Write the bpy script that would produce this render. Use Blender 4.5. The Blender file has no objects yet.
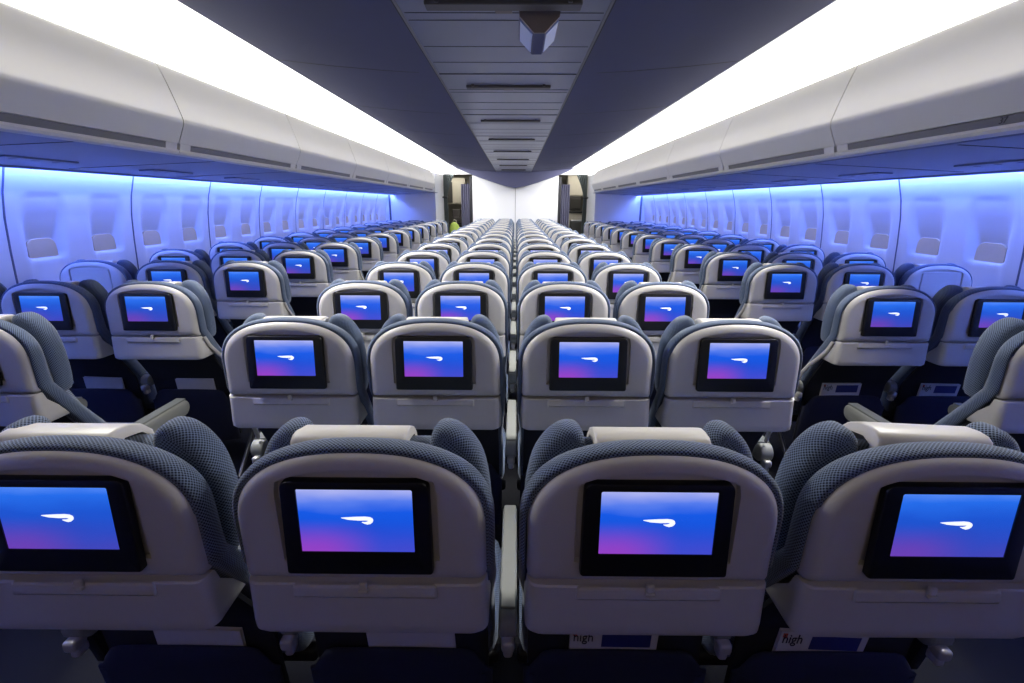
import bpy, bmesh, math, random
from mathutils import Vector, Matrix
random.seed(7)
C = bpy.context.scene.collection
SC = bpy.context.scene
PI = math.pi

# ------------------------------------------------------------------ materials
def mat(name, col, rough=0.5, metal=0.0, spec=0.5, emit=None, estr=0.0, noise=0.0, nscale=30.0, bump=0.0, bscale=200.0, coat=0.0):
    m = bpy.data.materials.new(name); m.use_nodes = True
    nt = m.node_tree; b = nt.nodes['Principled BSDF']
    b.inputs['Base Color'].default_value = (*col, 1)
    b.inputs['Roughness'].default_value = rough
    b.inputs['Metallic'].default_value = metal
    b.inputs['Specular IOR Level'].default_value = spec
    b.inputs['Coat Weight'].default_value = coat
    tc = nt.nodes.new('ShaderNodeTexCoord')
    if noise:
        n = nt.nodes.new('ShaderNodeTexNoise'); n.inputs['Scale'].default_value = nscale; n.inputs['Detail'].default_value = 3
        nt.links.new(tc.outputs['Object'], n.inputs['Vector'])
        mr = nt.nodes.new('ShaderNodeMapRange')
        mr.inputs['To Min'].default_value = 1 - noise; mr.inputs['To Max'].default_value = 1 + noise
        nt.links.new(n.outputs['Fac'], mr.inputs['Value'])
        mx = nt.nodes.new('ShaderNodeVectorMath'); mx.operation = 'SCALE'
        mx.inputs[0].default_value = col
        nt.links.new(mr.outputs['Result'], mx.inputs['Scale'])
        nt.links.new(mx.outputs['Vector'], b.inputs['Base Color'])
    if bump:
        n2 = nt.nodes.new('ShaderNodeTexNoise'); n2.inputs['Scale'].default_value = bscale
        nt.links.new(tc.outputs['Object'], n2.inputs['Vector'])
        bp = nt.nodes.new('ShaderNodeBump'); bp.inputs['Strength'].default_value = bump; bp.inputs['Distance'].default_value = 0.002
        nt.links.new(n2.outputs['Fac'], bp.inputs['Height']); nt.links.new(bp.outputs['Normal'], b.inputs['Normal'])
    if emit:
        b.inputs['Emission Color'].default_value = (*emit, 1)
        b.inputs['Emission Strength'].default_value = estr
    return m

def fabric_mat(name, dark, light):
    """woven cloth: light threads crossing a dark ground, laid out on the UVs (metres)"""
    m = bpy.data.materials.new(name); m.use_nodes = True
    nt = m.node_tree; b = nt.nodes['Principled BSDF']
    b.inputs['Roughness'].default_value = 0.85; b.inputs['Specular IOR Level'].default_value = 0.2
    b.inputs['Sheen Weight'].default_value = 0.25; b.inputs['Sheen Roughness'].default_value = 0.5
    uv = nt.nodes.new('ShaderNodeUVMap')
    mp = nt.nodes.new('ShaderNodeMapping'); mp.inputs['Rotation'].default_value = (0, 0, PI/4)
    mp.inputs['Scale'].default_value = (200, 200, 1)
    nt.links.new(uv.outputs['UV'], mp.inputs['Vector'])
    v = nt.nodes.new('ShaderNodeTexVoronoi'); v.voronoi_dimensions = '2D'; v.inputs['Scale'].default_value = 1.0
    v.inputs['Randomness'].default_value = 0.0
    nt.links.new(mp.outputs['Vector'], v.inputs['Vector'])
    r = nt.nodes.new('ShaderNodeValToRGB')
    r.color_ramp.elements[0].position = 0.26; r.color_ramp.elements[0].color = (*dark, 1)
    r.color_ramp.elements[1].position = 0.50; r.color_ramp.elements[1].color = (*light, 1)
    nt.links.new(v.outputs['Distance'], r.inputs['Fac']); nt.links.new(r.outputs['Color'], b.inputs['Base Color'])
    bp = nt.nodes.new('ShaderNodeBump'); bp.inputs['Strength'].default_value = 0.5; bp.inputs['Distance'].default_value = 0.002
    nt.links.new(v.outputs['Distance'], bp.inputs['Height']); nt.links.new(bp.outputs['Normal'], b.inputs['Normal'])
    return m

def display_mat(name, stops, purple, pstr):
    """the picture on a lit screen: pale haze on top, blue below, violet towards the lower left corner"""
    m = bpy.data.materials.new(name); m.use_nodes = True
    nt = m.node_tree; b = nt.nodes['Principled BSDF']
    b.inputs['Base Color'].default_value = (0.01, 0.01, 0.015, 1); b.inputs['Roughness'].default_value = 0.25
    tc = nt.nodes.new('ShaderNodeTexCoord'); sp = nt.nodes.new('ShaderNodeSeparateXYZ')
    nt.links.new(tc.outputs['Generated'], sp.inputs['Vector'])
    nz = nt.nodes.new('ShaderNodeTexNoise'); nz.inputs['Scale'].default_value = 2.2
    nt.links.new(tc.outputs['Generated'], nz.inputs['Vector'])
    ad = nt.nodes.new('ShaderNodeMath'); ad.operation = 'MULTIPLY_ADD'; ad.inputs[1].default_value = 0.22
    nt.links.new(nz.outputs['Fac'], ad.inputs[0]); 
    ad0 = nt.nodes.new('ShaderNodeMath'); ad0.operation = 'ADD'; ad0.inputs[1].default_value = -0.11
    nt.links.new(sp.outputs['Z'], ad0.inputs[0]); nt.links.new(ad0.outputs[0], ad.inputs[2])
    r = nt.nodes.new('ShaderNodeValToRGB'); cr = r.color_ramp
    cr.elements[0].position = stops[0][0]; cr.elements[0].color = (*stops[0][1], 1)
    cr.elements[1].position = stops[-1][0]; cr.elements[1].color = (*stops[-1][1], 1)
    for p, c in stops[1:-1]:
        e = cr.elements.new(p); e.color = (*c, 1)
    nt.links.new(ad.outputs[0], r.inputs['Fac'])
    mz = nt.nodes.new('ShaderNodeMapRange'); mz.interpolation_type = 'SMOOTHSTEP'
    mz.inputs['From Min'].default_value = 0.0; mz.inputs['From Max'].default_value = 0.55; mz.inputs['To Min'].default_value = 1; mz.inputs['To Max'].default_value = 0
    nt.links.new(sp.outputs['Z'], mz.inputs['Value'])
    mx = nt.nodes.new('ShaderNodeMapRange'); mx.interpolation_type = 'SMOOTHSTEP'
    mx.inputs['From Min'].default_value = 0.15; mx.inputs['From Max'].default_value = 0.75; mx.inputs['To Min'].default_value = 1; mx.inputs['To Max'].default_value = 0.12
    nt.links.new(sp.outputs['X'], mx.inputs['Value'])
    ml = nt.nodes.new('ShaderNodeMath'); ml.operation = 'MULTIPLY'
    nt.links.new(mz.outputs['Result'], ml.inputs[0]); nt.links.new(mx.outputs['Result'], ml.inputs[1])
    ms = nt.nodes.new('ShaderNodeMath'); ms.operation = 'MULTIPLY'; ms.inputs[1].default_value = pstr
    nt.links.new(ml.outputs[0], ms.inputs[0])
    mix = nt.nodes.new('ShaderNodeMix'); mix.data_type = 'RGBA'
    mix.inputs['B'].default_value = (*purple, 1)
    nt.links.new(ms.outputs[0], mix.inputs['Factor']); nt.links.new(r.outputs['Color'], mix.inputs['A'])
    nt.links.new(mix.outputs['Result'], b.inputs['Emission Color'])
    b.inputs['Emission Strength'].default_value = 1.0
    return m

M = {}
M['shell'] = mat('seat_shell_plastic', (0.545, 0.52, 0.485), 0.42, noise=0.03, nscale=60, bump=0.05, bscale=900)
M['fabric'] = fabric_mat('woven_blue_grey_cloth', (0.012, 0.019, 0.040), (0.18, 0.235, 0.345))
M['cover'] = mat('cream_headrest_cover', (0.74, 0.70, 0.63), 0.38, noise=0.03, nscale=25, bump=0.06, bscale=60)
M['bezel'] = mat('black_monitor_plastic', (0.006, 0.006, 0.007), 0.4)
M['displayA'] = display_mat('screen_picture_hazy', [(0.0, (0.02, 0.07, 0.62)), (0.30, (0.006, 0.075, 0.66)), (0.62, (0.008, 0.10, 0.78)), (0.78, (0.09, 0.20, 0.84)), (1.0, (0.42, 0.46, 0.88))], (0.33, 0.05, 0.55), 0.85)
M['displayB'] = display_mat('screen_picture_oblique', [(0.0, (0.04, 0.06, 0.48)), (0.30, (0.02, 0.07, 0.55)), (0.60, (0.012, 0.09, 0.64)), (0.85, (0.018, 0.15, 0.82)), (1.0, (0.08, 0.24, 0.90))], (0.16, 0.05, 0.46), 0.85)  # same picture with its side-on blue shift put into the colours
M['emblem'] = mat('white_screen_emblem', (0.8, 0.8, 0.8), 0.5, emit=(0.92, 0.95, 1.0), estr=1.0)
M['pocket'] = mat('navy_pocket_cloth', (0.007, 0.009, 0.026), 0.85, noise=0.15, nscale=120)
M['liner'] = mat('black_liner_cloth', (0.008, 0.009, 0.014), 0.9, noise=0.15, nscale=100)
M['arm'] = mat('grey_armrest_plastic', (0.235, 0.24, 0.22), 0.45, noise=0.03, nscale=50)
M['pad'] = mat('dark_armrest_pad', (0.10, 0.105, 0.10), 0.6, noise=0.08, nscale=80)
M['metal'] = mat('satin_hinge_metal', (0.20, 0.20, 0.20), 0.35, metal=0.8, noise=0.04)
M['hinge'] = mat('silver_hinge_cap', (0.48, 0.46, 0.44), 0.35, metal=0.3, noise=0.04)
M['darkframe'] = mat('dark_seat_frame', (0.02, 0.02, 0.025), 0.6, noise=0.1)
M['carpet'] = mat('dark_blue_carpet', (0.008, 0.0085, 0.012), 0.95, noise=0.35, nscale=300, bump=0.4, bscale=500)
M['bin'] = mat('warm_white_bin_plastic', (0.70, 0.675, 0.63), 0.40, noise=0.015, nscale=8)
M['binlip'] = mat('grey_latch_channel', (0.17, 0.165, 0.17), 0.5, noise=0.06, nscale=20)
M['ceil'] = mat('grey_ceiling_panel', (0.105, 0.108, 0.185), 0.75, spec=0.12, noise=0.03, nscale=6)
M['strip'] = mat('satin_centre_ceiling_panel', (0.20, 0.21, 0.29), 0.34, spec=0.35, noise=0.06, nscale=5)
M['seam'] = mat('dark_joint', (0.03, 0.03, 0.035), 0.7, noise=0.05)
M['covetop'] = mat('grey_cove_liner', (0.40, 0.40, 0.39), 0.8, noise=0.05)
M['groove'] = mat('grey_joint', (0.22, 0.21, 0.21), 0.6, noise=0.05)
M['bar'] = mat('dark_bronze_bar', (0.085, 0.075, 0.075), 0.5, noise=0.08)
M['wall'] = mat('white_sidewall_panel', (0.66, 0.66, 0.70), 0.5, noise=0.015, nscale=12)
M['wallseam'] = mat('blue_grey_wall_joint', (0.10, 0.11, 0.16), 0.6, noise=0.05)
M['shade'] = mat('beige_window_shade', (0.55, 0.43, 0.29), 0.6, noise=0.04, nscale=20)
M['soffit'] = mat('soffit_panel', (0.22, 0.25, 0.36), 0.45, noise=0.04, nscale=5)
M['white'] = mat('white_partition', (0.74, 0.74, 0.75), 0.5, noise=0.012, nscale=3)
M['curtain'] = mat('dark_green_grey_curtain', (0.045, 0.055, 0.055), 0.9, noise=0.15, nscale=40)
M['lavender'] = mat('lavender_curtain', (0.20, 0.20, 0.30), 0.9, noise=0.12, nscale=30)
M['black'] = mat('black_frame', (0.012, 0.012, 0.016), 0.5, noise=0.1)
M['galley'] = mat('cream_galley_panel', (0.60, 0.56, 0.46), 0.45, noise=0.05, nscale=10)
M['galleydark'] = mat('dark_galley_insert', (0.04, 0.038, 0.034), 0.5, noise=0.1)
M['bag'] = mat('yellow_green_bag', (0.42, 0.55, 0.10), 0.7, noise=0.15, nscale=30)
M['paper'] = mat('magazine_paper', (0.55, 0.52, 0.48), 0.6, noise=0.04, nscale=30)
M['coverblue'] = mat('magazine_blue_panel', (0.02, 0.025, 0.12), 0.5, noise=0.1)
M['coverred'] = mat('magazine_red_spot', (0.45, 0.07, 0.03), 0.5, noise=0.1)
M['ink'] = mat('black_print', (0.012, 0.012, 0.014), 0.6, noise=0.05)
M['signface'] = mat('blue_sign_panel', (0.13, 0.20, 0.50), 0.4, noise=0.04, nscale=20)
M['signend'] = mat('brown_sign_end', (0.16, 0.125, 0.115), 0.5, noise=0.05)
M['cove'] = mat('cove_diffuser', (0.8, 0.8, 0.8), 0.6, emit=(1.0, 0.985, 0.95), estr=6.0)
M['led'] = mat('blue_wash_strip', (0.5, 0.5, 0.8), 0.6, emit=(0.12, 0.225, 1.0), estr=60.0)

# ------------------------------------------------------------------ mesh helpers
def new_obj(name, me, parent=None):
    o = bpy.data.objects.new(name, me); C.objects.link(o)
    if parent: o.parent = parent
    return o

def wnormals(me):
    """bake face-weighted normals so that bevelled solids shade cleanly"""
    for p in me.polygons: p.use_smooth = True
    t = bpy.data.objects.new('tmp', me); C.objects.link(t)
    md = t.modifiers.new('w', 'WEIGHTED_NORMAL'); md.keep_sharp = True; md.weight = 80
    dg = bpy.context.evaluated_depsgraph_get(); dg.update()
    out = bpy.data.meshes.new_from_object(t.evaluated_get(dg))
    bpy.data.objects.remove(t); 
    return out

def pyd(name, vs, fs, material, smooth=False, weighted=False, uvs=None, sharp=None):
    me = bpy.data.meshes.new(name); me.from_pydata(vs, [], fs); me.update()
    if uvs is not None:
        l = me.uv_layers.new(name='UVMap')
        k = 0
        for f in uvs:
            for u in f:
                l.data[k].uv = u; k += 1
    bm = bmesh.new(); bm.from_mesh(me); bmesh.ops.recalc_face_normals(bm, faces=bm.faces); bm.to_mesh(me); bm.free()
    if smooth:
        for p in me.polygons: p.use_smooth = True
        if sharp: me.set_sharp_from_angle(angle=math.radians(sharp))
    if weighted: me = wnormals(me)
    me.name = name
    me.materials.append(material)
    return me

def rbox_bm(parts, seg=3):
    """parts: (cx,cy,cz,sx,sy,sz,r) boxes with rounded edges in one bmesh"""
    bm = bmesh.new()
    for (cx, cy, cz, sx, sy, sz, r) in parts:
        g = bmesh.ops.create_cube(bm, size=1.0)
        vs = g['verts']
        for v in vs: v.co = Vector((cx + v.co.x*sx, cy + v.co.y*sy, cz + v.co.z*sz))
        es = list({e for v in vs for e in v.link_edges})
        if r > 0: bmesh.ops.bevel(bm, geom=es, offset=min(r, 0.49*min(sx, sy, sz)), segments=seg, profile=0.5, affect='EDGES')
    return bm

def rbox(name, parts, material, seg=3, uv=False, weighted=True):
    bm = rbox_bm(parts, seg)
    me = bpy.data.meshes.new(name)
    if uv:
        l = bm.loops.layers.uv.new('UVMap')
        for f in bm.faces:
            n = f.normal
            for lp in f.loops:
                c = lp.vert.co
                if abs(n.y) >= max(abs(n.x), abs(n.z)): lp[l].uv = (c.x, c.z)
                elif abs(n.x) >= abs(n.z): lp[l].uv = (c.y, c.z)
                else: lp[l].uv = (c.x, c.y)
    bm.to_mesh(me); bm.free()
    if weighted: me = wnormals(me)
    me.name = name
    me.materials.append(material)
    return me

def ring_loft(name, rings, material, caps=(True, True), weighted=True, sharp=None):
    """rings: lists of 3-D points (same count, closed); uv along the ring and across"""
    n = len(rings[0]); vs = []; fs = []; uvs = []
    for r in rings: vs += [tuple(p) for p in r]
    mid = rings[len(rings)//2]
    u = [0.0]
    for i in range(n): u.append(u[-1] + (Vector(mid[(i+1) % n]) - Vector(mid[i])).length)
    w = [0.0]
    for k in range(len(rings)-1):
        d = sum((Vector(rings[k+1][i]) - Vector(rings[k][i])).length for i in range(0, n, 5))/len(range(0, n, 5))
        w.append(w[-1] + d)
    for k in range(len(rings)-1):
        for i in range(n):
            j = (i+1) % n
            fs.append((k*n+i, k*n+j, (k+1)*n+j, (k+1)*n+i))
            uvs.append(((u[i], w[k]), (u[i+1], w[k]), (u[i+1], w[k+1]), (u[i], w[k+1])))
    if caps[0]:
        f = tuple(range(n)); fs.append(f); uvs.append([(rings[0][i][0], rings[0][i][2]) for i in f])
    if caps[1]:
        b = (len(rings)-1)*n
        f = tuple(b+i for i in range(n)); fs.append(f); uvs.append([(rings[-1][i][0], rings[-1][i][2]) for i in range(n)])
    # recalc may flip loops, so set uvs by vertex afterwards instead
    me = bpy.data.meshes.new(name)
    bm = bmesh.new()
    bvs = [bm.verts.new(v) for v in vs]
    l = bm.loops.layers.uv.new('UVMap')
    for f, uvf in zip(fs, uvs):
        try: face = bm.faces.new([bvs[i] for i in f])
        except ValueError: continue
        for lp, uvv in zip(face.loops, uvf): lp[l].uv = uvv
    bmesh.ops.recalc_face_normals(bm, faces=bm.faces)
    bm.to_mesh(me); bm.free()
    if weighted: me = wnormals(me)
    else:
        for p in me.polygons: p.use_smooth = True
        if sharp: me.set_sharp_from_angle(angle=math.radians(sharp))
    me.name = name; me.materials.append(material)
    return me

def tube(name, path, r, material, n=10, flat=1.0):
    """round tube along a list of points"""
    path = [Vector(p) for p in path]; rings = []
    for i, p in enumerate(path):
        d = (path[min(i+1, len(path)-1)] - path[max(i-1, 0)]).normalized()
        a = d.cross(Vector((0, 0, 1)));
        if a.length < 1e-3: a = d.cross(Vector((1, 0, 0)))
        a.normalize(); b = a.cross(d)
        rings.append([p + a*(r*math.cos(t*2*PI/n)*flat) + b*(r*math.sin(t*2*PI/n)) for t in range(n)])
    return ring_loft(name, rings, material, weighted=False, sharp=50)

def smooth_closed(pts, k=4):
    out = []; n = len(pts)
    for i in range(n):
        p0, p1, p2, p3 = pts[i-1], pts[i], pts[(i+1) % n], pts[(i+2) % n]
        for s in range(k):
            t = s/k
            out.append(tuple(0.5*((2*p1[c]) + (-p0[c]+p2[c])*t + (2*p0[c]-5*p1[c]+4*p2[c]-p3[c])*t*t + (-p0[c]+3*p1[c]-3*p2[c]+p3[c])*t**3) for c in range(len(p1))))
    return out

def inset2(pts, d):
    """offset a closed 2-D loop inwards along its normals"""
    n = len(pts); ar = sum(pts[i][0]*pts[(i+1) % n][1] - pts[(i+1) % n][0]*pts[i][1] for i in range(n))
    s = 1 if ar > 0 else -1
    out = []
    for i in range(n):
        a = Vector(pts[i-1]); b = Vector(pts[(i+1) % n]); t = (b-a)
        if t.length < 1e-9: out.append(tuple(pts[i])); continue
        t.normalize(); nrm = Vector((-t.y, t.x))*s
        out.append((pts[i][0]+nrm.x*d, pts[i][1]+nrm.y*d))
    return out

def arch(a, z0, zc, b, n=3.0, inset=0.0, rb=0.02, N=40):
    """seat-back outline (x,z): straight sides, squarish arched top"""
    a -= inset; b -= inset; z0 += inset
    pts = []
    rb = max(rb - inset*0.3, 0.005)
    for k in range(5):
        t = PI*1.5 - k*PI/8
        pts.append((-a+rb + rb*math.cos(t), z0+rb + rb*math.sin(t)))
    for k in range(1, 12): pts.append((-a, z0+rb + (zc-z0-rb)*k/12))
    for k in range(N+1):
        t = PI - PI*k/N
        c, s = math.cos(t), math.sin(t)
        pts.append((math.copysign(abs(c)**(2/n), c)*a, zc + b*abs(s)**(2/n)))
    for k in range(11, 0, -1): pts.append((a, z0+rb + (zc-z0-rb)*k/12))
    for k in range(5):
        t = 2*PI - k*PI/8
        pts.append((a-rb + rb*math.cos(t), z0+rb + rb*math.sin(t)))
    return pts

def ray_hit(poly, o, d):
    best = None; n = len(poly)
    for i in range(n):
        ax, az = poly[i]; bx, bz = poly[(i+1) % n]
        ex, ez = bx-ax, bz-az
        den = d[0]*ez - d[1]*ex
        if abs(den) < 1e-12: continue
        t = ((ax-o[0])*ez - (az-o[1])*ex)/den
        s = ((ax-o[0])*d[1] - (az-o[1])*d[0])/den
        if t > 0 and -1e-6 <= s <= 1+1e-6 and (best is None or t < best): best = t
    return (o[0]+d[0]*best, o[1]+d[1]*best)

def tag(o, label=None, cat=None, group=None, kind=None):
    if label: o['label'] = label
    if cat: o['category'] = cat
    if group: o['group'] = group
    if kind: o['kind'] = kind
    return o

def empty(name, loc):
    o = bpy.data.objects.new(name, None); C.objects.link(o); o.location = loc; o.empty_display_size = 0.1
    return o

def text_mesh(txt, size, material, name, depth=0.0006):
    cu = bpy.data.curves.new('t', 'FONT'); cu.body = txt; cu.size = size; cu.extrude = depth; cu.resolution_u = 3
    t = bpy.data.objects.new('t', cu); C.objects.link(t)
    dg = bpy.context.evaluated_depsgraph_get(); dg.update()
    me = bpy.data.meshes.new_from_object(t.evaluated_get(dg))
    bpy.data.objects.remove(t)
    me.transform(Matrix.Rotation(PI/2, 4, 'X'))      # upright, reads from -y
    me.materials.clear(); me.materials.append(material); me.name = name
    return me

# ------------------------------------------------------------------ camera
F = 480.0
cam = bpy.data.cameras.new('camera'); cam.sensor_width = 36.0; cam.lens = F/1024*36.0; cam.clip_start = 0.02
co = bpy.data.objects.new('camera', cam); C.objects.link(co)
HC = 1.50
co.location = (0.012, 0, HC)
PITCH = math.radians(16.0); YAW = math.atan(3/F); ROLL = math.radians(0.25)
co.rotation_mode = 'QUATERNION'
co.rotation_quaternion = (Matrix.Rotation(YAW, 3, 'Z') @ Matrix.Rotation(PI/2 - PITCH, 3, 'X') @ Matrix.Rotation(ROLL, 3, 'Z')).to_quaternion()
SC.camera = co

# ------------------------------------------------------------------ seat parts (local: y forward, back of the shell at y = 0)
SW = 0.228
def K(z): return 0.6*max(0.0, 0.90-max(z, 0.60)) + 0.1*max(0.0, 0.60-z)            # the seat back runs forward below the shell
TILT = 0.022                                       # the rear shell leans slightly forward at the top
def lean(me):
    for v in me.vertices: v.co.y += TILT*(v.co.z-1.0)
    me.update(); return me
def mesh_backrest():
    prof = [(0.018, 0.010), (0.022, 0.004), (0.030, 0.0), (0.046, 0.0), (0.058, 0.004), (0.068, 0.012), (0.075, 0.026), (0.079, 0.045)]
    def pt(x, y, z):
        t = max(0, min(1, (0.80-z)/0.15))
        return (x*(1-0.052*t), y*(1 + 1.2*max(0, 0.97-z)) + K(z) + 0.012*t, z)
    return ring_loft('backrest', [[pt(x, y, z) for x, z in arch(SW, 0.42, 0.993, 0.149, 2.4, ins)] for y, ins in prof], M['fabric'])
def mesh_shell_upper():
    A = lambda ins: arch(0.2145, 0.880, 0.993, 0.142, 2.4, ins, rb=0.012)
    rings = [[(x, y, z) for x, z in A(ins)] for y, ins in ((0.046, 0.002), (0.030, 0.0), (0.019, 0.0015), (0.0105, 0.006), (0.0045, 0.0125), (0.001, 0.0205), (0.0, 0.0265))]
    # recess around the monitor, arched on top
    rec = [(-0.130, 0.908)] + [(-0.1345, 0.914 + 0.150*k/6) for k in range(7)] + [(-0.131, 1.083)]
    rec += [(0.126*(-1+2*k/16), 1.092 + 0.0165*(1-(-1+2*k/16)**2)) for k in range(0, 17)]
    rec += [(0.131, 1.083)] + [(0.1345, 1.064 - 0.150*k/6) for k in range(7)] + [(0.130, 0.908)]
    o = (0.0, 1.0)
    last = A(0.026)
    def ring(poly, y): 
        out = []
        for x, z in last:
            d = Vector((x-o[0], z-o[1])).normalized()
            h = ray_hit(poly, o, d); out.append((h[0], y, h[1]))
        return out
    rings.append(ring(rec, 0.0)); 
    sm = [(x*0.985, 1.0 + (z-1.0)*0.982) for x, z in rec]
    rings.append(ring(sm, 0.011))
    return ring_loft('seat_back_shell', rings, M['shell'], caps=(True, True), weighted=False, sharp=28)
def mesh_shell_lower():
    rings = []
    for z, w, r in ((0.8785, 0.213, 0.032), (0.8755, 0.214, 0.034), (0.85, 0.215, 0.042), (0.82, 0.216, 0.072), (0.79, 0.217, 0.115), (0.773, 0.216, 0.140), (0.766, 0.210, 0.140)):
        c = 0.022 if z > 0.770 else 0.026
        y0 = 0.001 if 0.770 < z < 0.877 else 0.004
        ring = [(-w, r, z)] + [(-w + c - c*math.cos(t*PI/10), y0 + c - c*math.sin(t*PI/10), z) for t in range(0, 6)]
        ring += [(w - c + c*math.sin(t*PI/10), y0 + c - c*math.cos(t*PI/10), z) for t in range(0, 6)] + [(w, r, z)]
        rings.append(ring)
    return ring_loft('lower_shell', rings, M['shell'], weighted=False, sharp=40)
def mesh_headrest():
    ear = [(0.108, 1.092), (0.114, 1.122), (0.132, 1.136), (0.158, 1.130), (0.184, 1.105), (0.205, 1.064), (0.216, 1.005), (0.219, 0.93), (0.215, 0.872), (0.202, 0.848),
           (0.186, 0.86), (0.180, 0.92), (0.176, 0.98), (0.162, 1.03), (0.138, 1.062), (0.114, 1.074)]
    ear = smooth_closed(ear, 3)
    def one(s):
        rings = []
        for y, ins in ((0.080, 0.020), (0.083, 0.010), (0.089, 0.003), (0.100, 0.0), (0.120, 0.0), (0.134, 0.002), (0.143, 0.008), (0.148, 0.018)):
            p = inset2(ear, ins)
            rings.append([(s*x, y + 0.012*max(0, (x-0.10)/0.12), z) for x, z in p])
        return ring_loft('headrest_wing', rings, M['fabric'], weighted=False)
    return one(-1), one(1)
def mesh_headpad():
    return rbox('headrest_pad', [(0, 0.125, 0.985, 0.36, 0.07, 0.22, 0.026)], M['fabric'], uv=True)
def mesh_cover():
    prof = [(0.064, 1.095), (0.062, 1.118), (0.066, 1.131), (0.077, 1.1375), (0.095, 1.1385), (0.118, 1.135), (0.146, 1.120), (0.166, 1.098), (0.170, 1.02), (0.164, 1.018), (0.160, 1.09), (0.142, 1.108), (0.10, 1.118), (0.078, 1.110), (0.074, 1.095)]
    rings = []
    for x, k in ((-0.1085, 0.9), (-0.107, 0.97), (-0.10, 1.0), (-0.05, 1.0), (0.0, 1.0), (0.05, 1.0), (0.10, 1.0), (0.107, 0.97), (0.1085, 0.9)):
        rings.append([(x*(0.93 if z > 1.07 else 1.0), 0.10 + (y-0.10)*k, 1.0935 + (z-1.10)*k) for y, z in prof])
    return ring_loft('headrest_cover', rings, M['cover'], weighted=False, sharp=55)
def rrect(hw, z0, z1, r, taper=0.0, n=5):
    pts = []
    for cx, cz, t0, w in ((1, z1-r, 0, hw-taper), (-1, z1-r, PI/2, hw-taper), (-1, z0+r*0.4, PI, hw), (1, z0+r*0.4, 1.5*PI, hw)):
        rr = r if cz > (z0+z1)/2 else r*0.4
        for k in range(n+1):
            t = t0 + k*PI/2/n
            pts.append((cx*(w-rr) + rr*math.cos(t), cz + rr*math.sin(t)))
    return pts
def mesh_monitor():
    P = rrect(0.1250, 0.914, 1.0900, 0.015, 0.002)
    rings = [[(x, y, z) for x, z in inset2(P, ins)] for y, ins in ((0.012, 0.0), (0.002, 0.0), (-0.001, 0.0015), (-0.002, 0.004))]
    n = len(P)
    Q = rrect(0.0955, 0.9595, 1.0765, 0.003)
    rings.append([(x, -0.002, z) for x, z in Q]); rings.append([(x, 0.0005, z) for x, z in Q])
    return ring_loft('monitor', rings, M['bezel'], weighted=False, sharp=30)
def mesh_display(m):
    z0, z1, w = 0.9595, 1.0765, 0.0950
    vs = [(-w, -0.0002, z0), (w, -0.0002, z0), (w, -0.0002, z1), (-w, -0.0002, z1), (-w, 0.0005, z0), (w, 0.0005, z0), (w, 0.0005, z1), (-w, 0.0005, z1)]
    return pyd('display', vs, [(0, 1, 2, 3), (4, 7, 6, 5), (0, 4, 5, 1), (1, 5, 6, 2), (2, 6, 7, 3), (3, 7, 4, 0)], m)
def mesh_emblem():
    pts = [(398, 275), (430, 272), (490, 268), (540, 266), (570, 270), (584, 279), (588, 291), (584, 304), (571, 315), (553, 320), (535, 314), (519, 305), (538, 305), (553, 301), (560, 295), (550, 291), (500, 292), (440, 287)]
    P = []
    for px, py in pts:
        u = (px-145)/680; v = (py-118)/354
        P.append((-0.0950 + u*0.190, 1.0765 - (0.47 + (v-0.47)*0.8)*0.117))
    n = len(P)
    vs = [(x, -0.0014, z) for x, z in P] + [(x, -0.0002, z) for x, z in P]
    fs = [tuple(range(n)), tuple(range(2*n-1, n-1, -1))] + [(i, (i+1) % n, n+(i+1) % n, n+i) for i in range(n)]
    return pyd('emblem', vs, fs, M['emblem'])
def mesh_blank():
    P = rrect(0.126, 0.909, 1.090, 0.015, 0.002)
    rings = [[(x, y, z) for x, z in inset2(P, ins)] for y, ins in ((0.010, 0.0), (0.003, 0.0), (0.001, 0.003))]
    return ring_loft('blank_panel', rings, M['shell'], weighted=False, sharp=30)
def mesh_tray():
    P = rrect(0.128, 0.852, 0.8785, 0.008)
    rings = [[(x, y, z) for x, z in inset2(P, ins)] for y, ins in ((0.006, 0.0), (-0.001, 0.0), (-0.004, 0.002), (-0.005, 0.005))]
    return ring_loft('tray_table', rings, M['shell'], weighted=False, sharp=30)
def mesh_latch():
    return rbox('tray_latch', [(0, -0.006, 0.881, 0.014, 0.010, 0.022, 0.004), (0, -0.009, 0.874, 0.018, 0.010, 0.007, 0.003)], M['shell'])
def mesh_pocket():
    top = [(-0.214, 0.478), (-0.200, 0.485), (-0.188, 0.507), (-0.172, 0.530), (-0.150, 0.539), (-0.08, 0.541), (0, 0.542), (0.08, 0.541), (0.150, 0.539), (0.172, 0.530), (0.188, 0.507), (0.200, 0.485), (0.214, 0.478)]
    P = top + [(0.214, 0.36), (0.208, 0.24), (0.10, 0.222), (0, 0.22), (-0.10, 0.222), (-0.208, 0.24), (-0.214, 0.36)]
    rings = [[(x, y + K(z) - 0.03*max(0, 1-((z-0.38)/0.15)**2)*(1-(x/0.22)**2), z) for x, z in inset2(P, ins)] for y, ins in ((-0.0075, 0.0), (-0.012, 0.0), (-0.016, 0.003), (-0.019, 0.010), (-0.022, 0.03))]
    return ring_loft('literature_pocket', rings, M['pocket'], weighted=False, sharp=40)
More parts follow.
